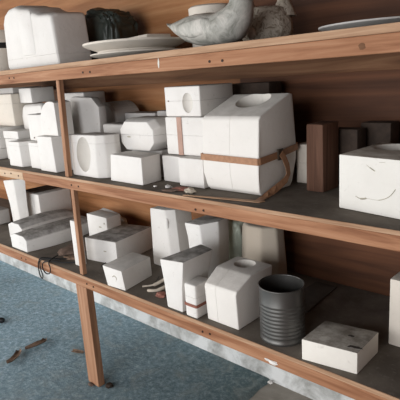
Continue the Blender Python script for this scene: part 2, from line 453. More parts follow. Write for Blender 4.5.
# big stepped mold
prof = [(-2.535, 1.569), (-2.545, 1.60), (-2.530, 1.80), (-2.505, 1.838), (-2.46, 1.858), (-2.40, 1.862), (-2.36, 1.848), (-2.28, 1.836), (-2.235, 1.815), (-2.19, 1.80), (-2.11, 1.793), (-2.075, 1.785), (-2.055, 1.57)]
bm = loft([[(x, 0.085, z) for x, z in prof], [(x + .0, 0.12, z + (0.012 if z > 1.7 else 0)) for x, z in prof], [(x + .004, 0.27, z + (0.018 if z > 1.7 else 0)) for x, z in prof]])
for v in bm.verts:
    if v.co.y < .1: v.co.z = T_ if v.co.z < 1.575 else v.co.z - 0.003
    v.co.z = max(v.co.z, T_)
t = mold('slip_mold', 'largest stepped white mold with rounded shoulder, at left end of the top shelf', bm, 'z', 1.622, 'plaster', 0.016, seg=3)
# raised middle rib of its front
bm = bevel(prof_z([(-2.37, .0845), (-2.35, .078), (-2.272, .078), (-2.245, .0845)], 1.63, 1.822), 0.006, 2)
obj('raised_rib', bm, 'plaster', t, 40)
# small white jar with black band
t = thing('banded_jar', 'cream cylindrical jar with a black band at the far left of the top shelf', 'jar', (-2.78, .16, T_))
obj('jar_body', lathe(-2.78, .16, [(.10, T_), (.105, 1.60), (.105, 1.695)], 40), 'plaster_cream', t, 40)
obj('black_band', lathe(-2.78, .16, [(.1055, 1.6955), (.1065, 1.70), (.1065, 1.72), (.1055, 1.7245)], 40), 'cable', t, 40)
obj('jar_top', lathe(-2.78, .16, [(.105, 1.725), (.105, 1.775), (.098, 1.790), (.05, 1.795)], 40), 'plaster_cream', t, 40)
# crumpled bag
bm = bmesh.new(); bmesh.ops.create_icosphere(bm, subdivisions=5, radius=1)
for v in bm.verts:
    p = v.co.copy(); q = Vector([math.copysign(abs(k) ** .55, k) for k in p])
    k = 1 + .16 * abs(noise.noise(p * 2.6)) - .12 * abs(noise.noise(p * 6 + Vector((3, 1, 2)))) + .03 * noise.noise(p * 14)
    v.co = Vector((-2.110 + q.x * .128 * k, .435 + q.y * .10 * k, max(T_, 1.695 + q.z * .135 * k - .02 * q.x)))
o = obj('plastic_bag', bm, 'bag', None, 50); tag(o, 'crumpled dark green-black plastic bag between the biggest mold and the platters', 'bag')
# platters
def platter(name, label, cx, cy, R, z, h, mat='plaster_cream', group='platters on the top shelf', rimh=0.006):
    o = obj(name, lathe(cx, cy, [(R * .68, z), (R * .72, z), (R * .74, z + h * .25), (R * .96, z + h * .7), (R, z + h * .82), (R, z + h), (R * .975, z + h * .98), (R * .8, z + h * .55), (R * .5, z + h * .45)], 64), mat, None, 40)
    tag(o, label, 'platter', group); return o
platter('platter', 'lower of the two wide pale platters stacked near the dark bag', -1.705, .262, .205, T_, .026)
platter('platter', 'upper and wider of two stacked pale platters near the dark bag', -1.735, .275, .225, T_ + .0275, .044)
bm = bevel(rotz(prof_z([(-1.83, .30), (-1.65, .28), (-1.64, .40), (-1.82, .42)], T_ + .0735, T_ + .098), -6, (-1.7, .35, 0)), .003)
o = obj('plaster_slab', bm, 'plaster_cream', None, 40); tag(o, 'thin pale slab lying on top of the stacked platters', 'slab')
platter('platter', 'small thin grey-green platter just right of the two-eared ceramic figure', -0.90, .40, .095, T_, .020, 'plaster_grey')
platter('platter', 'pale-rimmed greenish platter at the far right end of the top shelf', -0.640, .275, .178, T_, .024, 'plaster_grey')
# round lidded plaster form behind the bird
t = thing('round_mold', 'round two-tier plaster block standing behind the ceramic bird', 'plaster mold', (-1.435, .43, T_))
obj('lower_drum', lathe(-1.425, .43, [(.083, T_), (.085, 1.60), (.085, 1.712), (.083, 1.714)], 40, wob=.01), 'plaster_cream', t, 40)
obj('upper_drum', lathe(-1.425, .43, [(.090, 1.7145), (.093, 1.718), (.093, 1.746), (.086, 1.752), (.02, 1.753)], 40, wob=.015), 'plaster_cream', t, 40)
# bird
def ring(c, rx, rz, d, n=24):
    d = Vector(d).normalized(); s = Vector((0, 1, 0)); u = d.cross(s).normalized()
    return [tuple(Vector(c) + s * math.cos(2 * PI * i / n) * rx + u * math.sin(2 * PI * i / n) * rz) for i in range(n)]
by = .15
sp = [((-1.375, by, 1.670), .026, .002, (1, 0, -.35)), ((-1.358, by, 1.661), .036, .007, (1, 0, -.35)), ((-1.330, by, 1.652), .042, .025, (1, 0, -.25)),
      ((-1.285, by, 1.642), .054, .043, (1, 0, -.1)), ((-1.24, by, 1.636), .066, .052, (1, 0, 0)), ((-1.185, by, 1.630), .074, .056, (1, 0, .05)),
      ((-1.135, by, 1.626), .074, .056, (1, 0, .25)), ((-1.09, by, 1.638), .067, .058, (1, 0, .6)), ((-1.062, by, 1.663), .054, .050, (.7, 0, 1)),
      ((-1.048, by, 1.695), .042, .040, (.2, 0, 1)), ((-1.049, by, 1.728), .034, .035, (-.05, 0, 1)), ((-1.046, by, 1.758), .031, .036, (.3, 0, 1)),
      ((-1.035, by, 1.780), .030, .032, (.7, 0, .8)), ((-1.015, by, 1.792), .020, .020, (1, 0, .3)), ((-1.001, by, 1.792), .008, .008, (1, 0, 0))]
t = thing('ceramic_bird', 'mottled grey-green ceramic bird with pointed tail, facing right on the top shelf', 'figurine', (-1.17, by, T_))
bm = loft([ring(*s) for s in sp])
for v in bm.verts: v.co.z = max(v.co.z, T_)
bmesh.ops.subdivide_edges(bm, edges=bm.edges[:], cuts=1, smooth=0.6, use_grid_fill=True)
obj('body', bm, 'bird', t, 80)
obj('beak', loft([ring((-1.003, by, 1.791), .008, .006, (1, 0, -.1), 10), ring((-.978, by, 1.786), .0015, .001, (1, 0, -.1), 10)]), 'plaster_beige', t, 60)
for s in (-1, 1):
    w = [((-1.345, by + s * .030, 1.650), .003, .005, (1, 0, -.2)), ((-1.29, by + s * .048, 1.640), .008, .018, (1, 0, -.1)), ((-1.22, by + s * .064, 1.634), .010, .028, (1, 0, .0)), ((-1.16, by + s * .066, 1.636), .010, .028, (1, 0, .1)), ((-1.125, by + s * .060, 1.642), .004, .012, (1, 0, .1))]
    obj('wing', loft([ring(*q, n=16) for q in w]), 'bird', t, 70)
    bm = bmesh.new(); bmesh.ops.create_uvsphere(bm, u_segments=10, v_segments=8, radius=.004, matrix=Matrix.Translation((-1.025, by + s * .026, 1.788)))
    obj('eye', bm, 'cable', t, 60)
# two-eared figure
t = thing('eared_figurine', 'speckled biscuit-coloured ceramic figure with two pointed ears behind the bird', 'figurine', (-1.115, .38, T_))
bm = lathe(-1.115, .38, [(.070, T_), (.088, 1.59), (.094, 1.62), (.090, 1.65), (.084, 1.675), (.078, 1.685), (.074, 1.695), (.052, 1.703), (.02, 1.706)], 48)
for v in bm.verts:
    v.co += (v.co - Vector((-1.115, .38, v.co.z))).normalized() * 0.006 * noise.noise(v.co * 34) if v.co.z > T_ + .01 else Vector((0, 0, 0))
obj('body', bm, 'owl', t, 80)
for dx in (-.058, .055):
    obj('ear', lathe(-1.118 + dx, .38 + dx * .55, [(.046, 1.668), (.036, 1.695), (.020, 1.728), (.004, 1.750)], 14), 'owl', t, 60)
bm = bmesh.new(); bmesh.ops.create_uvsphere(bm, u_segments=14, v_segments=10, radius=1)
for v in bm.verts: v.co = Vector((-1.098 + v.co.x * .016, .262 + v.co.y * .014, 1.612 + v.co.z * .020))
obj('foot', bm, 'plaster_cream', t, 60)

# ------------------------------------------------------------------ MIDDLE SHELF
Q = ZM + .001
gp_l = None
# far-left stack A
mold('slip_mold', 'bottom-most white block at the far left edge of the middle shelf', box(-3.12, -2.90, .12, .34, Q, 1.138), mat='plaster', bev=.008)
mold('slip_mold', 'broad white block under the cream one at the far left of the middle shelf', box(-3.14, -2.885, .13, .36, 1.1385, 1.262), 'z', 1.20, 'plaster', .008)
mold('slip_mold', 'cream seamed block standing on the far-left stack, dark gap to its right', box(-3.13, -2.835, .22, .42, 1.2628, 1.452), 'z', 1.395, 'plaster_cream', .008)
mold('slip_mold', 'thin grey slab topping the far-left stack of the middle shelf', box(-3.12, -2.86, .25, .44, 1.4525, 1.486), None, None, 'plaster_grey', .005)
# stack B
mold('slip_mold', 'tall white block with a flat lip, left of the low seamed block', loft([[(-2.86, .155, Q), (-2.70, .155, Q), (-2.70, .235, Q), (-2.86, .235, Q)], [(-2.85, .15, 1.20), (-2.695, .15, 1.20), (-2.695, .245, 1.20), (-2.85, .245, 1.20)]]), None, None, 'plaster', .008)
mold('slip_mold', 'flat white slab lying on the lipped block at the left of the middle shelf', box(-2.86, -2.68, .15, .25, 1.2005, 1.246), None, None, 'plaster', .006)
mold('slip_mold', 'tapered white block with dark nicks down its edge at the left front', loft([[(-2.61, .045, Q), (-2.47, .045, Q), (-2.43, .12, Q), (-2.58, .12, Q)], [(-2.61, .05, 1.207), (-2.485, .05, 1.207), (-2.43, .13, 1.207), (-2.58, .13, 1.207)]]), 'z', 1.185, 'plaster', .006)
mold('slip_mold', 'white carved mold filling the back beneath the striped block', loft([[(-2.80, .26, Q), (-2.56, .26, Q), (-2.56, .45, Q), (-2.80, .45, Q)], [(-2.83, .26, 1.32), (-2.56, .26, 1.32), (-2.56, .45, 1.32), (-2.83, .45, 1.32)], [(-2.80, .26, 1.385), (-2.58, .26, 1.392), (-2.58, .45, 1.392), (-2.80, .45, 1.385)]]), None, None, 'plaster', .03, seg=3)
t = mold('slip_mold', 'white-fronted block with grey striped side, highest on the left stack', box(-2.83, -2.69, .27, .42, 1.3935, 1.478), 'x', -2.75, 'plaster', .005)
# stack C (front, left of the post)
mold('slip_mold', 'narrow white block tucked behind the square front block by the post', box(-2.405, -2.29, .06, .13, Q, 1.208), 'z', 1.19, 'plaster', .006)
mold('slip_mold', 'square white front block standing just left of the slim post', loft([[(-2.272, .04, Q), (-2.128, .04, Q), (-2.108, .15, Q), (-2.26, .15, Q)], [(-2.272, .04, 1.246), (-2.135, .04, 1.246), (-2.115, .17, 1.246), (-2.26, .17, 1.246)]]), None, None, 'plaster', .006)
mold('slip_mold', 'upright white block with a dark corner nick, above the narrow block', box(-2.46, -2.29, .105, .20, 1.2475 - .038, 1.345), 'x', -2.43, 'plaster', .007)
# round-backed mold
pr = [(-2.262, 1.2475), (-2.268, 1.30)] + [(-2.160 + .105 * math.cos(a), 1.305 + .105 * math.sin(a)) for a in [PI - PI * .62 * k / 12 for k in range(13)]] + [(-2.118, 1.2475)]
mold('slip_mold', 'smooth round-topped white mold partly hidden behind the slim post', prof_y(pr, .07, .16), None, None, 'plaster', .012, seg=3)
# right of post
def octa(x0, x1, z0, z1, c):
    return [(x0 + c, z0), (x1 - c, z0), (x1, z0 + c), (x1, z1 - c), (x1 - c, z1), (x0 + c, z1), (x0, z1 - c), (x0, z0 + c)]
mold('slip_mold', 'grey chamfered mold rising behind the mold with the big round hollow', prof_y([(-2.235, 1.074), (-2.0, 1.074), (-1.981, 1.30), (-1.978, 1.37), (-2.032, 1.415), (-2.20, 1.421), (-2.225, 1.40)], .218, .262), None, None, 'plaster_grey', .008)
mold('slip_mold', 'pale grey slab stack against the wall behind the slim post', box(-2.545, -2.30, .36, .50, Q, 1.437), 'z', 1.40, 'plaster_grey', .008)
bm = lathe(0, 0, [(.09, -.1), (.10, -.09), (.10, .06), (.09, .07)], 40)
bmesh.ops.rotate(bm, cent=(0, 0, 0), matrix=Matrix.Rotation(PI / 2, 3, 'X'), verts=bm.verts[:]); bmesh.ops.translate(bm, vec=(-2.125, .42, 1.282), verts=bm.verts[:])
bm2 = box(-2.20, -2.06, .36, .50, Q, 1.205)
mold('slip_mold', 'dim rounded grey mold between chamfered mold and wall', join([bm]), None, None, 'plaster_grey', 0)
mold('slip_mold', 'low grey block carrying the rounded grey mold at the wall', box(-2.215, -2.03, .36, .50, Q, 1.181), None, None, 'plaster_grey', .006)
# hollow mold
bm = loft([[(-1.995, .048, z), (-1.80, .048, z), (-1.762, .075, z), (-1.745, .12, z), (-1.752, .155, z), (-1.95, .155, z)] for z in (Q, 1.15)] +
          [[(-1.985 + .0, .05, 1.262), (-1.805, .06, 1.262), (-1.768, .08, 1.262), (-1.75, .12, 1.262), (-1.757, .155, 1.262), (-1.94, .155, 1.262)]])
cut = bmesh.new(); bmesh.ops.create_uvsphere(cut, u_segments=32, v_segments=20, radius=1)
for v in cut.verts: v.co = Vector((-1.893 + v.co.x * .054, .040 + v.co.y * .050, 1.176 + v.co.z * .080))
mold('slip_mold', 'white mold with a large oval hollow in its face, right of the slim post', bm, 'z', 1.225, 'plaster', .008, cuts=[cut])
mold('slip_mold', 'grey block whose rounded top shows just behind the mold with the oval hollow', bevel(box(-1.96, -1.79, .215, .30, Q, 1.292), .01), None, None, 'plaster_grey', .004)
mold('slip_mold', 'long grey slab leaning low on the wall behind the barrel mold', box(-2.0 - .02, -1.79, .40, .50, Q, 1.325), None, None, 'plaster_grey', .006)
mold('slip_mold', 'grey block against the wall between barrel mold and oval-holed block', box(-1.775, -1.60, .40, .50, Q, 1.335), None, None, 'plaster_grey', .006)
# front block and barrel
mold('slip_mold', 'plain white oblong block at the front, below the barrel mold', loft([[(-1.712, .05, Q), (-1.496, .046, Q), (-1.505, .156, Q), (-1.715, .156, Q)], [(-1.695, .05, 1.188), (-1.493, .046, 1.186), (-1.503, .156, 1.186), (-1.70, .156, 1.188)]]), None, None, 'plaster', .005)
mold('slip_mold', 'white block wedged behind and right of the oblong front block', loft([[(-1.488, .152, Q), (-1.392, .150, Q), (-1.39, .198, Q), (-1.488, .198, Q)], [(-1.490, .152, 1.180), (-1.381, .150, 1.180), (-1.38, .198, 1.180), (-1.490, .198, 1.180)]]), None, None, 'plaster', .006)
ys = [(.165, .012), (.20, 0), (.30, 0), (.335, .012)]
base = octa(-1.735, -1.475, 1.1815, 1.318, .042)
bm = loft([[(x, y, z) for x, z in octa(-1.775 + d, -1.535 - d, 1.1885, 1.322 - d, .034)] for y, d in ys])
mold('slip_mold', 'white eight-sided barrel mold with seam, sitting above the oblong block', bm, 'z', 1.255, 'plaster', .006)
o = mold('slip_mold', 'grey block under the barrel mold, mostly behind the oblong front block', box(-1.74, -1.54, .20, .33, Q, 1.1875), None, None, 'plaster_grey', .006)
# three-block stack with oval hole
mold('slip_mold', 'bottom white block of the three-high stack beside the big strapped mold', box(-1.362, -1.232, .118, .33, Q, 1.184), None, None, 'plaster', .006)
t = mold('slip_mold', 'middle block of the three-high stack, bound by a pinkish strap', box(-1.468, -1.245, .165, .355, 1.1845, 1.332), 'z', 1.262, 'plaster', .006)
obj('rubber_strap', bevel(box(-1.4, -1.374, .1615, .1645, 1.1845, 1.332), .0006, 1), 'pink_strap', t)
cut = bmesh.new(); bmesh.ops.create_uvsphere(cut, u_segments=32, v_segments=20, radius=1)
for v in cut.verts: v.co = Vector((-1.350 + v.co.x * .028, .178 + v.co.y * .018, 1.384 + v.co.z * .038))
mold('slip_mold', 'top block of the three-high stack, with a small oval hollow', box(-1.475, -1.285, .18, .375, 1.3325, 1.446), 'z', 1.392, 'plaster', .005, cuts=[cut])
mold('slip_mold', 'dark weathered slab showing behind the top of the big strapped mold', box(-1.37, -1.165, .45, .54, Q, 1.440), None, None, 'dark_block', .006, cat='block')
# big strapped mold
prof = [(.132, Q), (.118, 1.088), (.108, 1.14), (.108, 1.18), (.118, 1.328), (.128, 1.341), (.30, 1.404), (.318, 1.400), (.336, 1.225), (.334, 1.17), (.318, 1.09), (.305, Q)]
bm = loft([[(x, y + (0 if s else 0), z) for y, z in prof] for x, s in ((-1.222, 0), (-1.215, 1), (-0.978, 1), (-0.972, 0))])
for v in bm.verts:
    if v.co.z < 1.10: v.co.x += .008 if v.co.x < -1.1 else -.008
cut = lathe(0, 0, [(.045, -.12), (.052, -.05), (.066, .0), (.086, .04)], 48, 1.0, .95)
bmesh.ops.rotate(cut, cent=(0, 0, 0), matrix=Matrix.Rotation(math.atan(.37), 3, 'X'), verts=cut.verts[:])
bmesh.ops.translate(cut, vec=(-1.092, .250, 1.385), verts=cut.verts[:])
t = mold('slip_mold', 'big white mold with round top opening, belted by a tan leather strap', bm, 'x', -1.095, 'plaster_clean', .005, cuts=[cut])
# strap around it
zs = 1.198; w_ = 0.003
loop = [(-1.226, .20, zs + .012), (-1.2255, .104, zs), (-1.10, .1035, zs - .002), (-.972, .1035, zs - .004), (-.9675, .112, zs - .003), (-.9665, .22, zs + .004), (-.9665, .334, zs + .016), (-.972, .3425, zs + .018), (-1.21, .3425, zs + .02), (-1.226, .335, zs + .02)]
obj('leather_strap', ribbon(loop, .023, .0025, (0, 0, 1)), 'leather', t)
obj('buckle', bevel(box(-.965, -.959, .205, .235, zs - .014, zs + .024), .001, 1), 'buckle', t)
tail = [(-.9575, .218, 1.208), (-.955, .235, 1.185), (-.954, .250, 1.158), (-.955, .256, 1.130), (-.958, .243, 1.110), (-.962, .205, 1.094), (-.962, .16, 1.083), (-.955, .11, 1.0775), (-.945, .06, 1.0765)]
obj('strap_tail', ribbon(tail, .024, .002, [(0, 1, .25), (0, 1, .3), (0, 1, .1), (0, 1, -.2), (.1, .7, -.7), (.3, .5, -.8), (.6, .6, -.5), (1, .4, -.1), (1, .3, 0)]), 'leather', t)
# thin slat and rubble by it
o = obj('lath_strip', bevel(loft([[(-1.232, -.0015 + .004, Q), (-1.228, .012, Q), (-1.228, .012, Q + .003), (-1.232, .003, Q + .003)], [(-.93, .05, Q), (-.925, .075, Q), (-.925, .075, Q + .003), (-.93, .05, Q + .003)]]), .0008, 1), 'edge')
tag(o, 'thin pale strip of lath lying on the shelf under the big strapped mold front', 'lath')
def scrap(name, label, cx, cy, z, sx, sy, sz, mat, ang=0, cat='scrap', seed=0, group=None):
    bm = bmesh.new(); bmesh.ops.create_icosphere(bm, subdivisions=3, radius=1)
    for v in bm.verts:
        k = 1 + .5 * noise.noise(v.co * 1.9 + Vector((seed, 2 * seed, 0)))
        v.co = Vector((v.co.x * sx * k, v.co.y * sy * k, max(0, v.co.z * sz * k + sz * .6)))
    bmesh.ops.rotate(bm, cent=(0, 0, 0), matrix=Matrix.Rotation(math.radians(ang), 3, 'Z'), verts=bm.verts[:])
    bmesh.ops.translate(bm, vec=(cx, cy, z), verts=bm.verts[:])
    o = obj(name, bm, mat, None, 50); return tag(o, label, cat, group)
scrap('rubber_scrap', 'faded red scrap lying before the three-high stack', -1.295, .062, Q, .038, .020, .008, 'debris_red', 10, seed=1)
scrap('paper_scrap', 'crumpled pale scrap beside the red one, against the big mold', -1.245, .055, Q, .030, .016, .009, 'paper', -20, seed=2)
scrap('plaster_crumb', 'pale plaster crumb on the shelf left of the red scrap', -1.375, .07, Q, .014, .010, .007, 'plaster_grey', 0, seed=3)
scrap('plaster_crumb', 'small white chip near the corner of the oblong front block', -1.435, .055, Q, .008, .006, .004, 'plaster', 0, seed=4)
scrap('rubber_scrap', 'flat brown scrap lying in front of the faded red one', -1.325, .030, Q, .035, .012, .005, 'rag', 20, seed=5)
# right end
mold('slip_mold', 'small white block half hidden between strapped mold and wooden block', box(-.99, -.895, .36, .44, Q, 1.218), 'z', 1.15, 'plaster_cream', .006)
o = obj('wooden_block', rough_up(bevel(box(-.889, -.822, .262, .365, Q, 1.303), .006, 2), .004, 20), 'dark_wood', None, 35); tag(o, 'tallest upright brown wooden block, right of the strapped mold', 'wooden block')
o = obj('wooden_block', rough_up(bevel(box(-.89, -.765, .39, .455, Q, 1.272), .006, 2), .003, 20), 'dark_block', None, 35); tag(o, 'dark wooden block right behind the tallest brown one', 'wooden block')
o = obj('wooden_block', rough_up(bevel(box(-.80, -.69, .48, .55, Q, 1.285), .006, 2), .003, 20), 'dark_block', None, 35); tag(o, 'rearmost dark wooden block, near the wall behind the white box', 'wooden block')
cut = lathe(-.60, .30, [(.05, 1.14), (.058, 1.22), (.075, 1.26)], 40)
bm = loft([[(-.692, .122, Q), (-.40, .075, Q), (-.375, .30, Q), (-.68, .37, Q)], [(-.692, .122, 1.234), (-.40, .075, 1.234), (-.375, .32, 1.234), (-.68, .38, 1.234)]])
t = mold('slip_mold', 'white block with scratched face and round top hollow, right end of middle shelf', bm, None, None, 'plaster_tan_top', .004, cuts=[cut])
def scratch(pts, r, par, mat):
    return obj('scuff_mark', tube(pts, r, 6), mat, par, 60)
M['scuff'] = plain('grey_scuff', (0.45, 0.42, 0.34), 0.9, var=0.2)
def fy(x): return .122 + (x + .692) * (-.047 / .292) - .0002
for L, r in (([(-.601, 1.212), (-.59, 1.205), (-.575, 1.197)], .0018), ([(-.635, 1.118), (-.618, 1.113), (-.60, 1.117)], .0028), ([(-.60, 1.117), (-.56, 1.118), (-.53, 1.133), (-.513, 1.155)], .0012), ([(-.563, 1.222), (-.545, 1.224)], .0013)):
    scratch([(x, fy(x), z) for x, z in L], [r * .4] + [r] * (len(L) - 2) + [r * .4], t, 'scuff')

# ------------------------------------------------------------------ BOTTOM SHELF
B = ZL + .001
bm = loft([[(-3.09, .232, B), (-2.985, .232, B), (-2.945, .275, B), (-3.09, .275, B)], [(-3.095, .229, .75), (-2.99, .229, .75), (-2.945, .275, .75), (-3.095, .275, .75)], [(-3.13, .225, .905), (-2.985, .225, .925), (-2.925, .275, .925), (-3.12, .275, .905)]])
mold('slip_mold', 'tall flared white mold standing at the far left of the bottom shelf', bm, None, None, 'plaster', .006)
mold('slip_mold', 'wide white box mold behind the long curved molds, dark board on top', box(-3.06, -2.865, .315, .548, B, .820), 'x', -2.99, 'plaster', .006)
o = obj('board_scrap', bevel(box(-3.05, -2.93, .33, .54, .8207, .832), .002, 1), 'dark_block'); tag(o, 'thin dark board on top of the wide box mold at left', 'board')
# two long curved molds
def curved(cx0, y0, length, w, h, bend, drift, z0=B):
    rings = []
    for i in range(15):
        f = i / 14; y = y0 + length * f; cx = cx0 + bend * math.sin(f * PI) + drift * f
        hh = h * (1 + .16 * math.sin(f * PI))
        rings.append([(cx - w / 2, y, z0), (cx + w / 2 - .008, y, z0), (cx + w / 2, y, z0 + hh * .75), (cx + w / 2 - .035, y, z0 + hh), (cx - w / 2 + .05, y, z0 + hh), (cx - w / 2, y, z0 + hh * .82)])
    return loft(rings)
mold('slip_mold', 'front one of two long curved molds lying side by side, bottom shelf', curved(-2.585, .012, .44, .185, .088, .035, -.005), None, None, 'plaster_dusty', .006)
mold('slip_mold', 'rear one of two long curved molds, tucked behind the front one', curved(-2.785, .095, .365, .17, .103, .012, .015), None, None, 'plaster_dusty', .006)
mold('slip_mold', 'low grey block at the far left frame edge of the bottom shelf', bevel(box(-3.45, -3.20, .18, .27, B, .70), .01), None, None, 'plaster_grey', .004)
# slab behind post and neighbours
mold('slip_mold', 'narrow upright white slab directly behind the lower slim post', box(-2.105, -2.060, .062, .10, B, .835), None, None, 'plaster', .005)
mold('slip_mold', 'pitted white block rising right of the lower slim post', box(-2.32, -2.137, .30, .395, B, .781), None, None, 'plaster', .006)
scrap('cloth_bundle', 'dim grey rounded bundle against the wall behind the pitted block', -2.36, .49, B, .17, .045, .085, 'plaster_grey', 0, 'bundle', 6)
# flat box, small box
bm = loft([[(-2.115, .14, B), (-1.908, .179, B), (-1.955, .455, B), (-2.13, .415, B)], [(-2.115, .14, .722), (-1.908, .179, .722), (-1.955, .455, .722), (-2.13, .415, .722)]])
mold('slip_mold', 'wide white box mold with dusty grey top, behind the small front box', bm, None, None, 'plaster_dusty', .006)
bm = loft([[(-1.750, -.001, B), (-1.634, .008, B), (-1.668, .193, B), (-1.778, .187, B)], [(-1.780, .002, .691), (-1.650, .008, .688), (-1.680, .200, .688), (-1.805, .195, .691)]])
t = mold('slip_mold', 'small white box standing at the shelf front right of the leg', bm, None, .656, 'plaster', .005)
# tall notched mold
bm = loft([[(-1.775, .295, B), (-1.635, .29, B), (-1.60, .32, B), (-1.60, .42, B), (-1.76, .42, B)], [(-1.760, .29, .890), (-1.655, .29, .894), (-1.617, .32, .894), (-1.617, .425, .894), (-1.745, .425, .890)]])
t = mold('slip_mold', 'tallest white mold on the bottom shelf, with a small bump near its top', bm, None, None, 'plaster', .008)
bm = bmesh.new(); bmesh.ops.create_uvsphere(bm, u_segments=16, v_segments=12, radius=1)
for v in bm.verts: v.co = Vector((-1.650 + v.co.x * .010, .296 + v.co.y * .010, .828 + v.co.z * .028))
obj('keying_bump', bm, 'plaster', t, 60)
# grey topped mold with flared body
bm = loft([[(-1.475, .265, B), (-1.385, .26, B), (-1.365, .32, B), (-1.37, .39, B), (-1.47, .39, B)], [(-1.488, .262, .80), (-1.40, .258, .80), (-1.355, .32, .80), (-1.365, .40, .80), (-1.48, .40, .80)], [(-1.503, .262, .865), (-1.412, .262, .868), (-1.355, .32, .878), (-1.365, .40, .878), (-1.49, .40, .87)]])
mold('slip_mold', 'white flared mold with dark dusty top, behind the strapped small block', bm, None, None, 'plaster_dusty', .006)
# front tall flared mold
bm = loft([[(-1.372, .010, B), (-1.286, .010, B), (-1.283, .145, B), (-1.37, .145, B)],
           [(-1.380, .010, .70), (-1.280, .010, .70), (-1.277, .155, .70), (-1.378, .155, .70)],
           [(-1.405, .018, .795), (-1.272, .018, .808), (-1.268, .185, .812), (-1.355, .205, .812), (-1.40, .10, .800)][:4]])
mold('slip_mold', 'tall white front mold with dark top, behind and left of the red-strapped one', bm, None, None, 'plaster_dusty', .007)
# small red-strapped mold
t = mold('slip_mold', 'small white mold bound with a dull red strap at the shelf front', box(-1.262, -1.203, .004, .092, B, .735), 'z', .684, 'plaster', .008)
sl = [(-1.264, .07, .652), (-1.2642, .0035, .652), (-1.261, .0015, .652), (-1.204, .0015, .652), (-1.2008, .004, .652), (-1.2008, .092, .652), (-1.204, .0945, .652), (-1.262, .0945, .652), (-1.264, .09, .652)]
obj('rubber_strap', ribbon(sl, .011, .002, (0, 0, 1)), 'red_strap', t)
# mold with neck hole
prof = [(.030, B), (.022, .72), (.026, .742), (.105, .786), (.125, .789), (.215, .777), (.225, .768), (.212, B)]
prof = [(.031, B), (.024, .735), (.030, .748), (.108, .783), (.122, .784), (.235, .784), (.24, .775), (.215, B)]
bm = loft([[(x, y, z) for y, z in prof] for x in (-1.175, -1.027)])
for v in bm.verts:
    if v.co.z > .77: v.co.x += (-.012 if v.co.x < -1.1 else 0.004)
cut = lathe(-1.112, .186, [(.030, .66), (.033, .74), (.038, .772), (.046, .80)], 40)
t = mold('slip_mold', 'white mold with sloping shoulder and round neck hole beside the ribbed can', bm, 'x', -1.122, 'plaster_clean', .005, cuts=[cut])
# beige pot and bag behind
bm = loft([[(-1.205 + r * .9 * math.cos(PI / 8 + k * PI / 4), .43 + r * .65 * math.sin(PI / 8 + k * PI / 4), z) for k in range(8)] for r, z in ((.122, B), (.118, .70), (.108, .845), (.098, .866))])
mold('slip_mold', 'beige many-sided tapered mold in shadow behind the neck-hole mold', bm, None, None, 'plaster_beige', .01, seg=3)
bm = bmesh.new(); bmesh.ops.create_icosphere(bm, subdivisions=4, radius=1)
for v in bm.verts:
    p = v.co.copy(); q = Vector([math.copysign(abs(k) ** .5, k) for k in p]); k = 1 + .1 * noise.noise(p * 3)
    v.co = Vector((-1.415 + q.x * .065 * k, .49 + q.y * .045 * k, max(B, .725 + q.z * .115 * k)))
o = obj('plastic_jug', bm, 'green_bag', None, 60); tag(o, 'pale greenish plastic container deep between the tall molds at the wall', 'container')
# ribbed can
cx, cy, R = -.885, .094, .0765
H = .192
t = thing('ribbed_can', 'open dark grey ribbed metal can standing on the bottom shelf', 'can', (cx, cy, B))
pr = [(.02, B), (R * .97, B), (R * 1.0, B + .003), (R * 1.0, B + .010)]
z = B + .022
ribs = 9
pr.append((R * .975, B + .013))
pr.append((R * .975, z))
for k in range(ribs):
    zz = z + k * .0135
    pr += [(R * .975, zz), (R * .995, zz + .004), (R * .995, zz + .007), (R * .975, zz + .0115)]
pr += [(R * .975, B + H - .010), (R * .98, B + H - .004)]
rim_z = B + H
pr_out = pr + [(R * .98, rim_z - .004), (R * .955, rim_z - .004), (R * .955, B + .012), (.02, B + .012)]
obj('can_wall', lathe(cx, cy, pr_out, 72), 'can', t, 50)
rm = bmesh.new()
ringv = []
for i in range(72):
    a = 2 * PI * i / 72
    ringv.append([rm.verts.new((cx + math.cos(a) * (R * .985 + .0028 * math.cos(b_)), cy + math.sin(a) * (R * .985 + .0028 * math.cos(b_)), rim_z - .001 + .0028 * math.sin(b_))) for b_ in [2 * PI * k / 10 for k in range(10)]])
for i in range(72):
    for k in range(10):
        rm.faces.new((ringv[i][k], ringv[(i + 1) % 72][k], ringv[(i + 1) % 72][(k + 1) % 10], ringv[i][(k + 1) % 10]))
obj('rolled_rim', rm, 'can', t, 70)
# right-hand box
bm = loft([[(-.756, .008, B), (-.586, .035, B), (-.589, .185, B), (-.758, .157, B)], [(-.756, .008, .671), (-.586, .035, .671), (-.589, .185, .671), (-.758, .157, .671)]])
M['plaster_marked'] = plaster('marked_plaster', (0.80, 0.765, 0.70), amount=0.2, dust=0.9, dustcol=(0.17, 0.148, 0.122))
t = mold('slip_mold', 'low white box with grimy top, alone right of the ribbed can', bm, None, None, 'plaster_marked', .003)
M['grime'] = plain('dark_grime', (0.055, 0.045, 0.04), 0.9, var=0.4, scale=90)
def smear(x, y, z, sx, sy, ang, par):
    bm = bmesh.new(); bmesh.ops.create_icosphere(bm, subdivisions=3, radius=1)
    for v in bm.verts:
        k = 1 + .6 * noise.noise(v.co * 2.5 + Vector((x * 30, y * 20, 0)))
        v.co = Vector((v.co.x * sx * k, v.co.y * sy * k, v.co.z * .0006))
    bmesh.ops.rotate(bm, cent=(0, 0, 0), matrix=Matrix.Rotation(math.radians(ang), 3, 'Z'), verts=bm.verts[:])
    bmesh.ops.translate(bm, vec=(x, y, z), verts=bm.verts[:]); obj('grime_stain', bm, 'grime', par, 60)
smear(-.645, .115, .6712, .009, .005, 10, t); smear(-.605, .062, .6712, .020, .006, 8, t); smear(-.62, .058, .6712, .008, .004, 60, t)
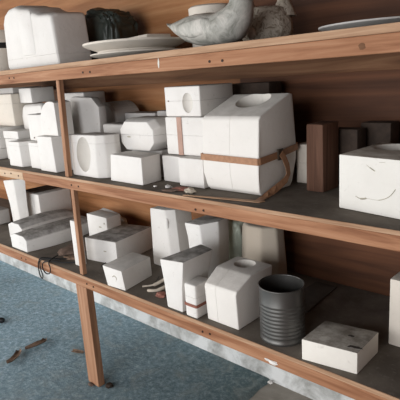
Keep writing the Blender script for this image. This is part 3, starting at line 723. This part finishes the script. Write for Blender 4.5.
mold('slip_mold', 'cream block cut off by the right frame edge on the bottom shelf', box(-.585, -.40, .25, .34, B, .828), None, None, 'plaster_cream', .005)
# dark flat panel lying at the back
bm = bevel(prof_z([(-1.02, .245), (-.905, .30), (-.925, .545), (-1.15, .545), (-1.13, .30)], B, B + .006), .001, 1)
bm = bevel(prof_z([(-.985, .255), (-.905, .29), (-.925, .545), (-1.02, .545), (-1.02, .255)], B, B + .006), .001, 1)
M['board_dark'] = plain('dusty_hardboard', (0.085, 0.075, 0.065), 0.85, var=0.2)
o = obj('hardboard_sheet', bm, 'board_dark'); tag(o, 'dusty dark board lying flat behind the ribbed can', 'board')
# cables, rags, papers
def cable(label, pts, r=.0028, name='cable'):
    o = obj(name, tube(pts, r, 8), 'cable', None, 70); return tag(o, label, 'cable')
zz = B + .004
cable('black cable looping down over the shelf front, left of the leg', [(-2.16, .12, zz), (-2.24, .06, zz), (-2.31, .03, zz), (-2.335, .002, zz + .003), (-2.345, -.010, .585), (-2.35, -.012, .55), (-2.345, -.012, .515), (-2.325, -.012, .500), (-2.315, -.012, .52), (-2.33, -.012, .56), (-2.325, -.008, .60), (-2.29, .012, zz + .004), (-2.22, .05, zz + .003)], .0032)
cable('second black cable forming a ring at the shelf edge above the first', [(-2.10, .09, zz + .001), (-2.18, .035, zz + .001), (-2.235, .010, zz + .004), (-2.285, -.008, .60), (-2.305, -.012, .575), (-2.295, -.012, .548), (-2.265, -.012, .540), (-2.235, -.012, .553), (-2.225, -.012, .58), (-2.24, -.008, .605), (-2.26, .02, .612), (-2.28, .07, .612)], .0032)
cable('thin dark cord trailing across the shelf behind the slim post', [(-2.10, .20, zz), (-2.05, .16, zz), (-2.02, .22, zz), (-1.965, .12, zz), (-1.93, .15, zz)], .002)
scrap('rag', 'crumpled dark rag under the curved mold, left of the slim post', -2.30, .185, B, .070, .095, .016, 'rag', 8, 'rag', 8)
scrap('rag', 'pinkish-grey rag scrap lying on the dark rag', -2.20, .105, B, .05, .020, .009, 'bark', 25, 'rag', 9)
o = obj('paper_strip', tube([(-1.60, .075, B + .006), (-1.56, .11, B + .012), (-1.535, .15, B + .028), (-1.51, .16, B + .035), (-1.495, .13, B + .02), (-1.51, .08, B + .01), (-1.55, .06, B + .006)], [.004, .008, .010, .009, .008, .007, .004], 8), 'paper', None, 60); tag(o, 'curled pale paper strip between small front box and tall flared mold', 'paper')
scrap('leaf_litter', 'small brown dry scrap by the curled paper strip', -1.465, .062, B, .022, .02, .012, 'debris_red', 0, seed=11)
cable('thin dark wire running past the small front box', [(-1.63, .20, zz), (-1.58, .13, zz), (-1.575, .125, zz), (-1.572, .10, zz)], .0016)

# ------------------------------------------------------------------ floor bits
def strip(label, pts, w, name='bark_strip', mat='bark'):
    P_ = [Vector(p) for p in pts]; rings = []
    n = len(P_)
    for i, p in enumerate(P_):
        d = (P_[min(i + 1, n - 1)] - P_[max(i - 1, 0)]).normalized(); s = Vector((-d.y, d.x, 0)).normalized()
        ww = w * (0.35 + .65 * math.sin(PI * (i + .6) / n)) / 2
        rings.append([tuple(p + s * ww * a + Vector((0, 0, 1)) * h) for a, h in ((-1, .010), (-.5, .002), (.4, .0), (1, .012), (1, .015), (.4, .004), (-.5, .006), (-1, .013))])
    o = obj(name, loft(rings), mat, None, 60); return tag(o, label, 'debris')
strip('long curled brown strip lying on the carpet left of the leg', [(-2.595, .085, .006), (-2.565, .06, .010), (-2.56, .03, .014), (-2.565, .0, .012), (-2.575, -.025, .008), (-2.585, -.05, .006)], .045)
strip('short curled brown piece at the lower end of the long strip', [(-2.60, -.085, .007), (-2.565, -.10, .012), (-2.535, -.13, .012), (-2.525, -.165, .008), (-2.53, -.19, .006)], .04)
strip('tiny pale brown curl on the carpet just left of the leg', [(-2.335, .105, .006), (-2.315, .11, .009), (-2.29, .12, .008), (-2.265, .135, .006)], .022)
scrap('plaster_crumb', 'white crumb on the carpet edge near the bare concrete', -1.285, .555, 0.0, .012, .010, .008, 'plaster', 0, seed=12)
scrap('rubble_piece', 'dark rubble piece against the base of the leg, right side', -1.90, .04, 0.002, .022, .018, .010, 'dark_block', 0, seed=13)
scrap('rubble_piece', 'dark rubble piece before the base of the leg', -1.985, -.012, 0.002, .018, .010, .008, 'rag', 0, seed=14)

o = obj('hose', tube([(-3.9, -.30, .02), (-3.6, -.22, .02), (-3.35, -.12, .02), (-3.12, -.02, .02), (-3.03, .035, .018)], [.018, .018, .018, .018, .014], 12), 'cable', None, 60)
tag(o, 'dark rounded end of a hose reaching in from the left frame edge on the carpet', 'hose')

# ------------------------------------------------------------------ nicks and keying marks on single molds
def find(txt):
    return next(o for o in C.objects if o.parent is None and txt in str(o.get('label', '')))
def mark(par, p, rx, ry, rz, mat='scuff', name='keying_mark', seed=0):
    bm = bmesh.new(); bmesh.ops.create_icosphere(bm, subdivisions=2, radius=1)
    for v in bm.verts:
        k = 1 + .4 * noise.noise(v.co * 2 + Vector((seed, p[0] * 9, p[2] * 7)))
        v.co = Vector((p[0] + v.co.x * rx * k, p[1] + v.co.y * ry, p[2] + v.co.z * rz * k))
    o = obj(name, bm, mat, par, 60)
t = find('small white box standing at the shelf front')
obj('keying_mark', tube([(-1.712, .0035, .650), (-1.70, .0042, .658), (-1.688, .0052, .650), (-1.69, .0060, .636), (-1.70, .0058, .626)], .0022, 6), 'scuff', t, 60)
t = find('wide white box mold with dusty grey top')
mark(t, (-1.985, .1645, .665), .013, .003, .004)
mark(t, (-1.9525, .34, .68), .003, .010, .007, 'rag')
t = find('pitted white block'); mark(t, (-2.20, .299, .72), .012, .002, .004); mark(t, (-2.16, .299, .745), .004, .002, .006)
t = find('eight-sided barrel'); mark(t, (-1.705, .165, 1.246), .014, .002, .003); mark(t, (-1.56, .175, 1.27), .003, .003, .010)
t = find('top block of the three-high stack'); mark(t, (-1.455, .1795, 1.392), .004, .0015, .003, 'rag')
t = find('tapered white block with dark nicks')
for z in (1.11, 1.145): mark(t, (-2.441, .095, z), .004, .004, .006, 'rag')
t = find('upright white block with a dark corner nick'); mark(t, (-2.41, .1035, 1.225), .004, .002, .004, 'rag')
t = find('white mold with sloping shoulder'); mark(t, (-1.0265, .125, .685), .001, .004, .004, 'scuff')
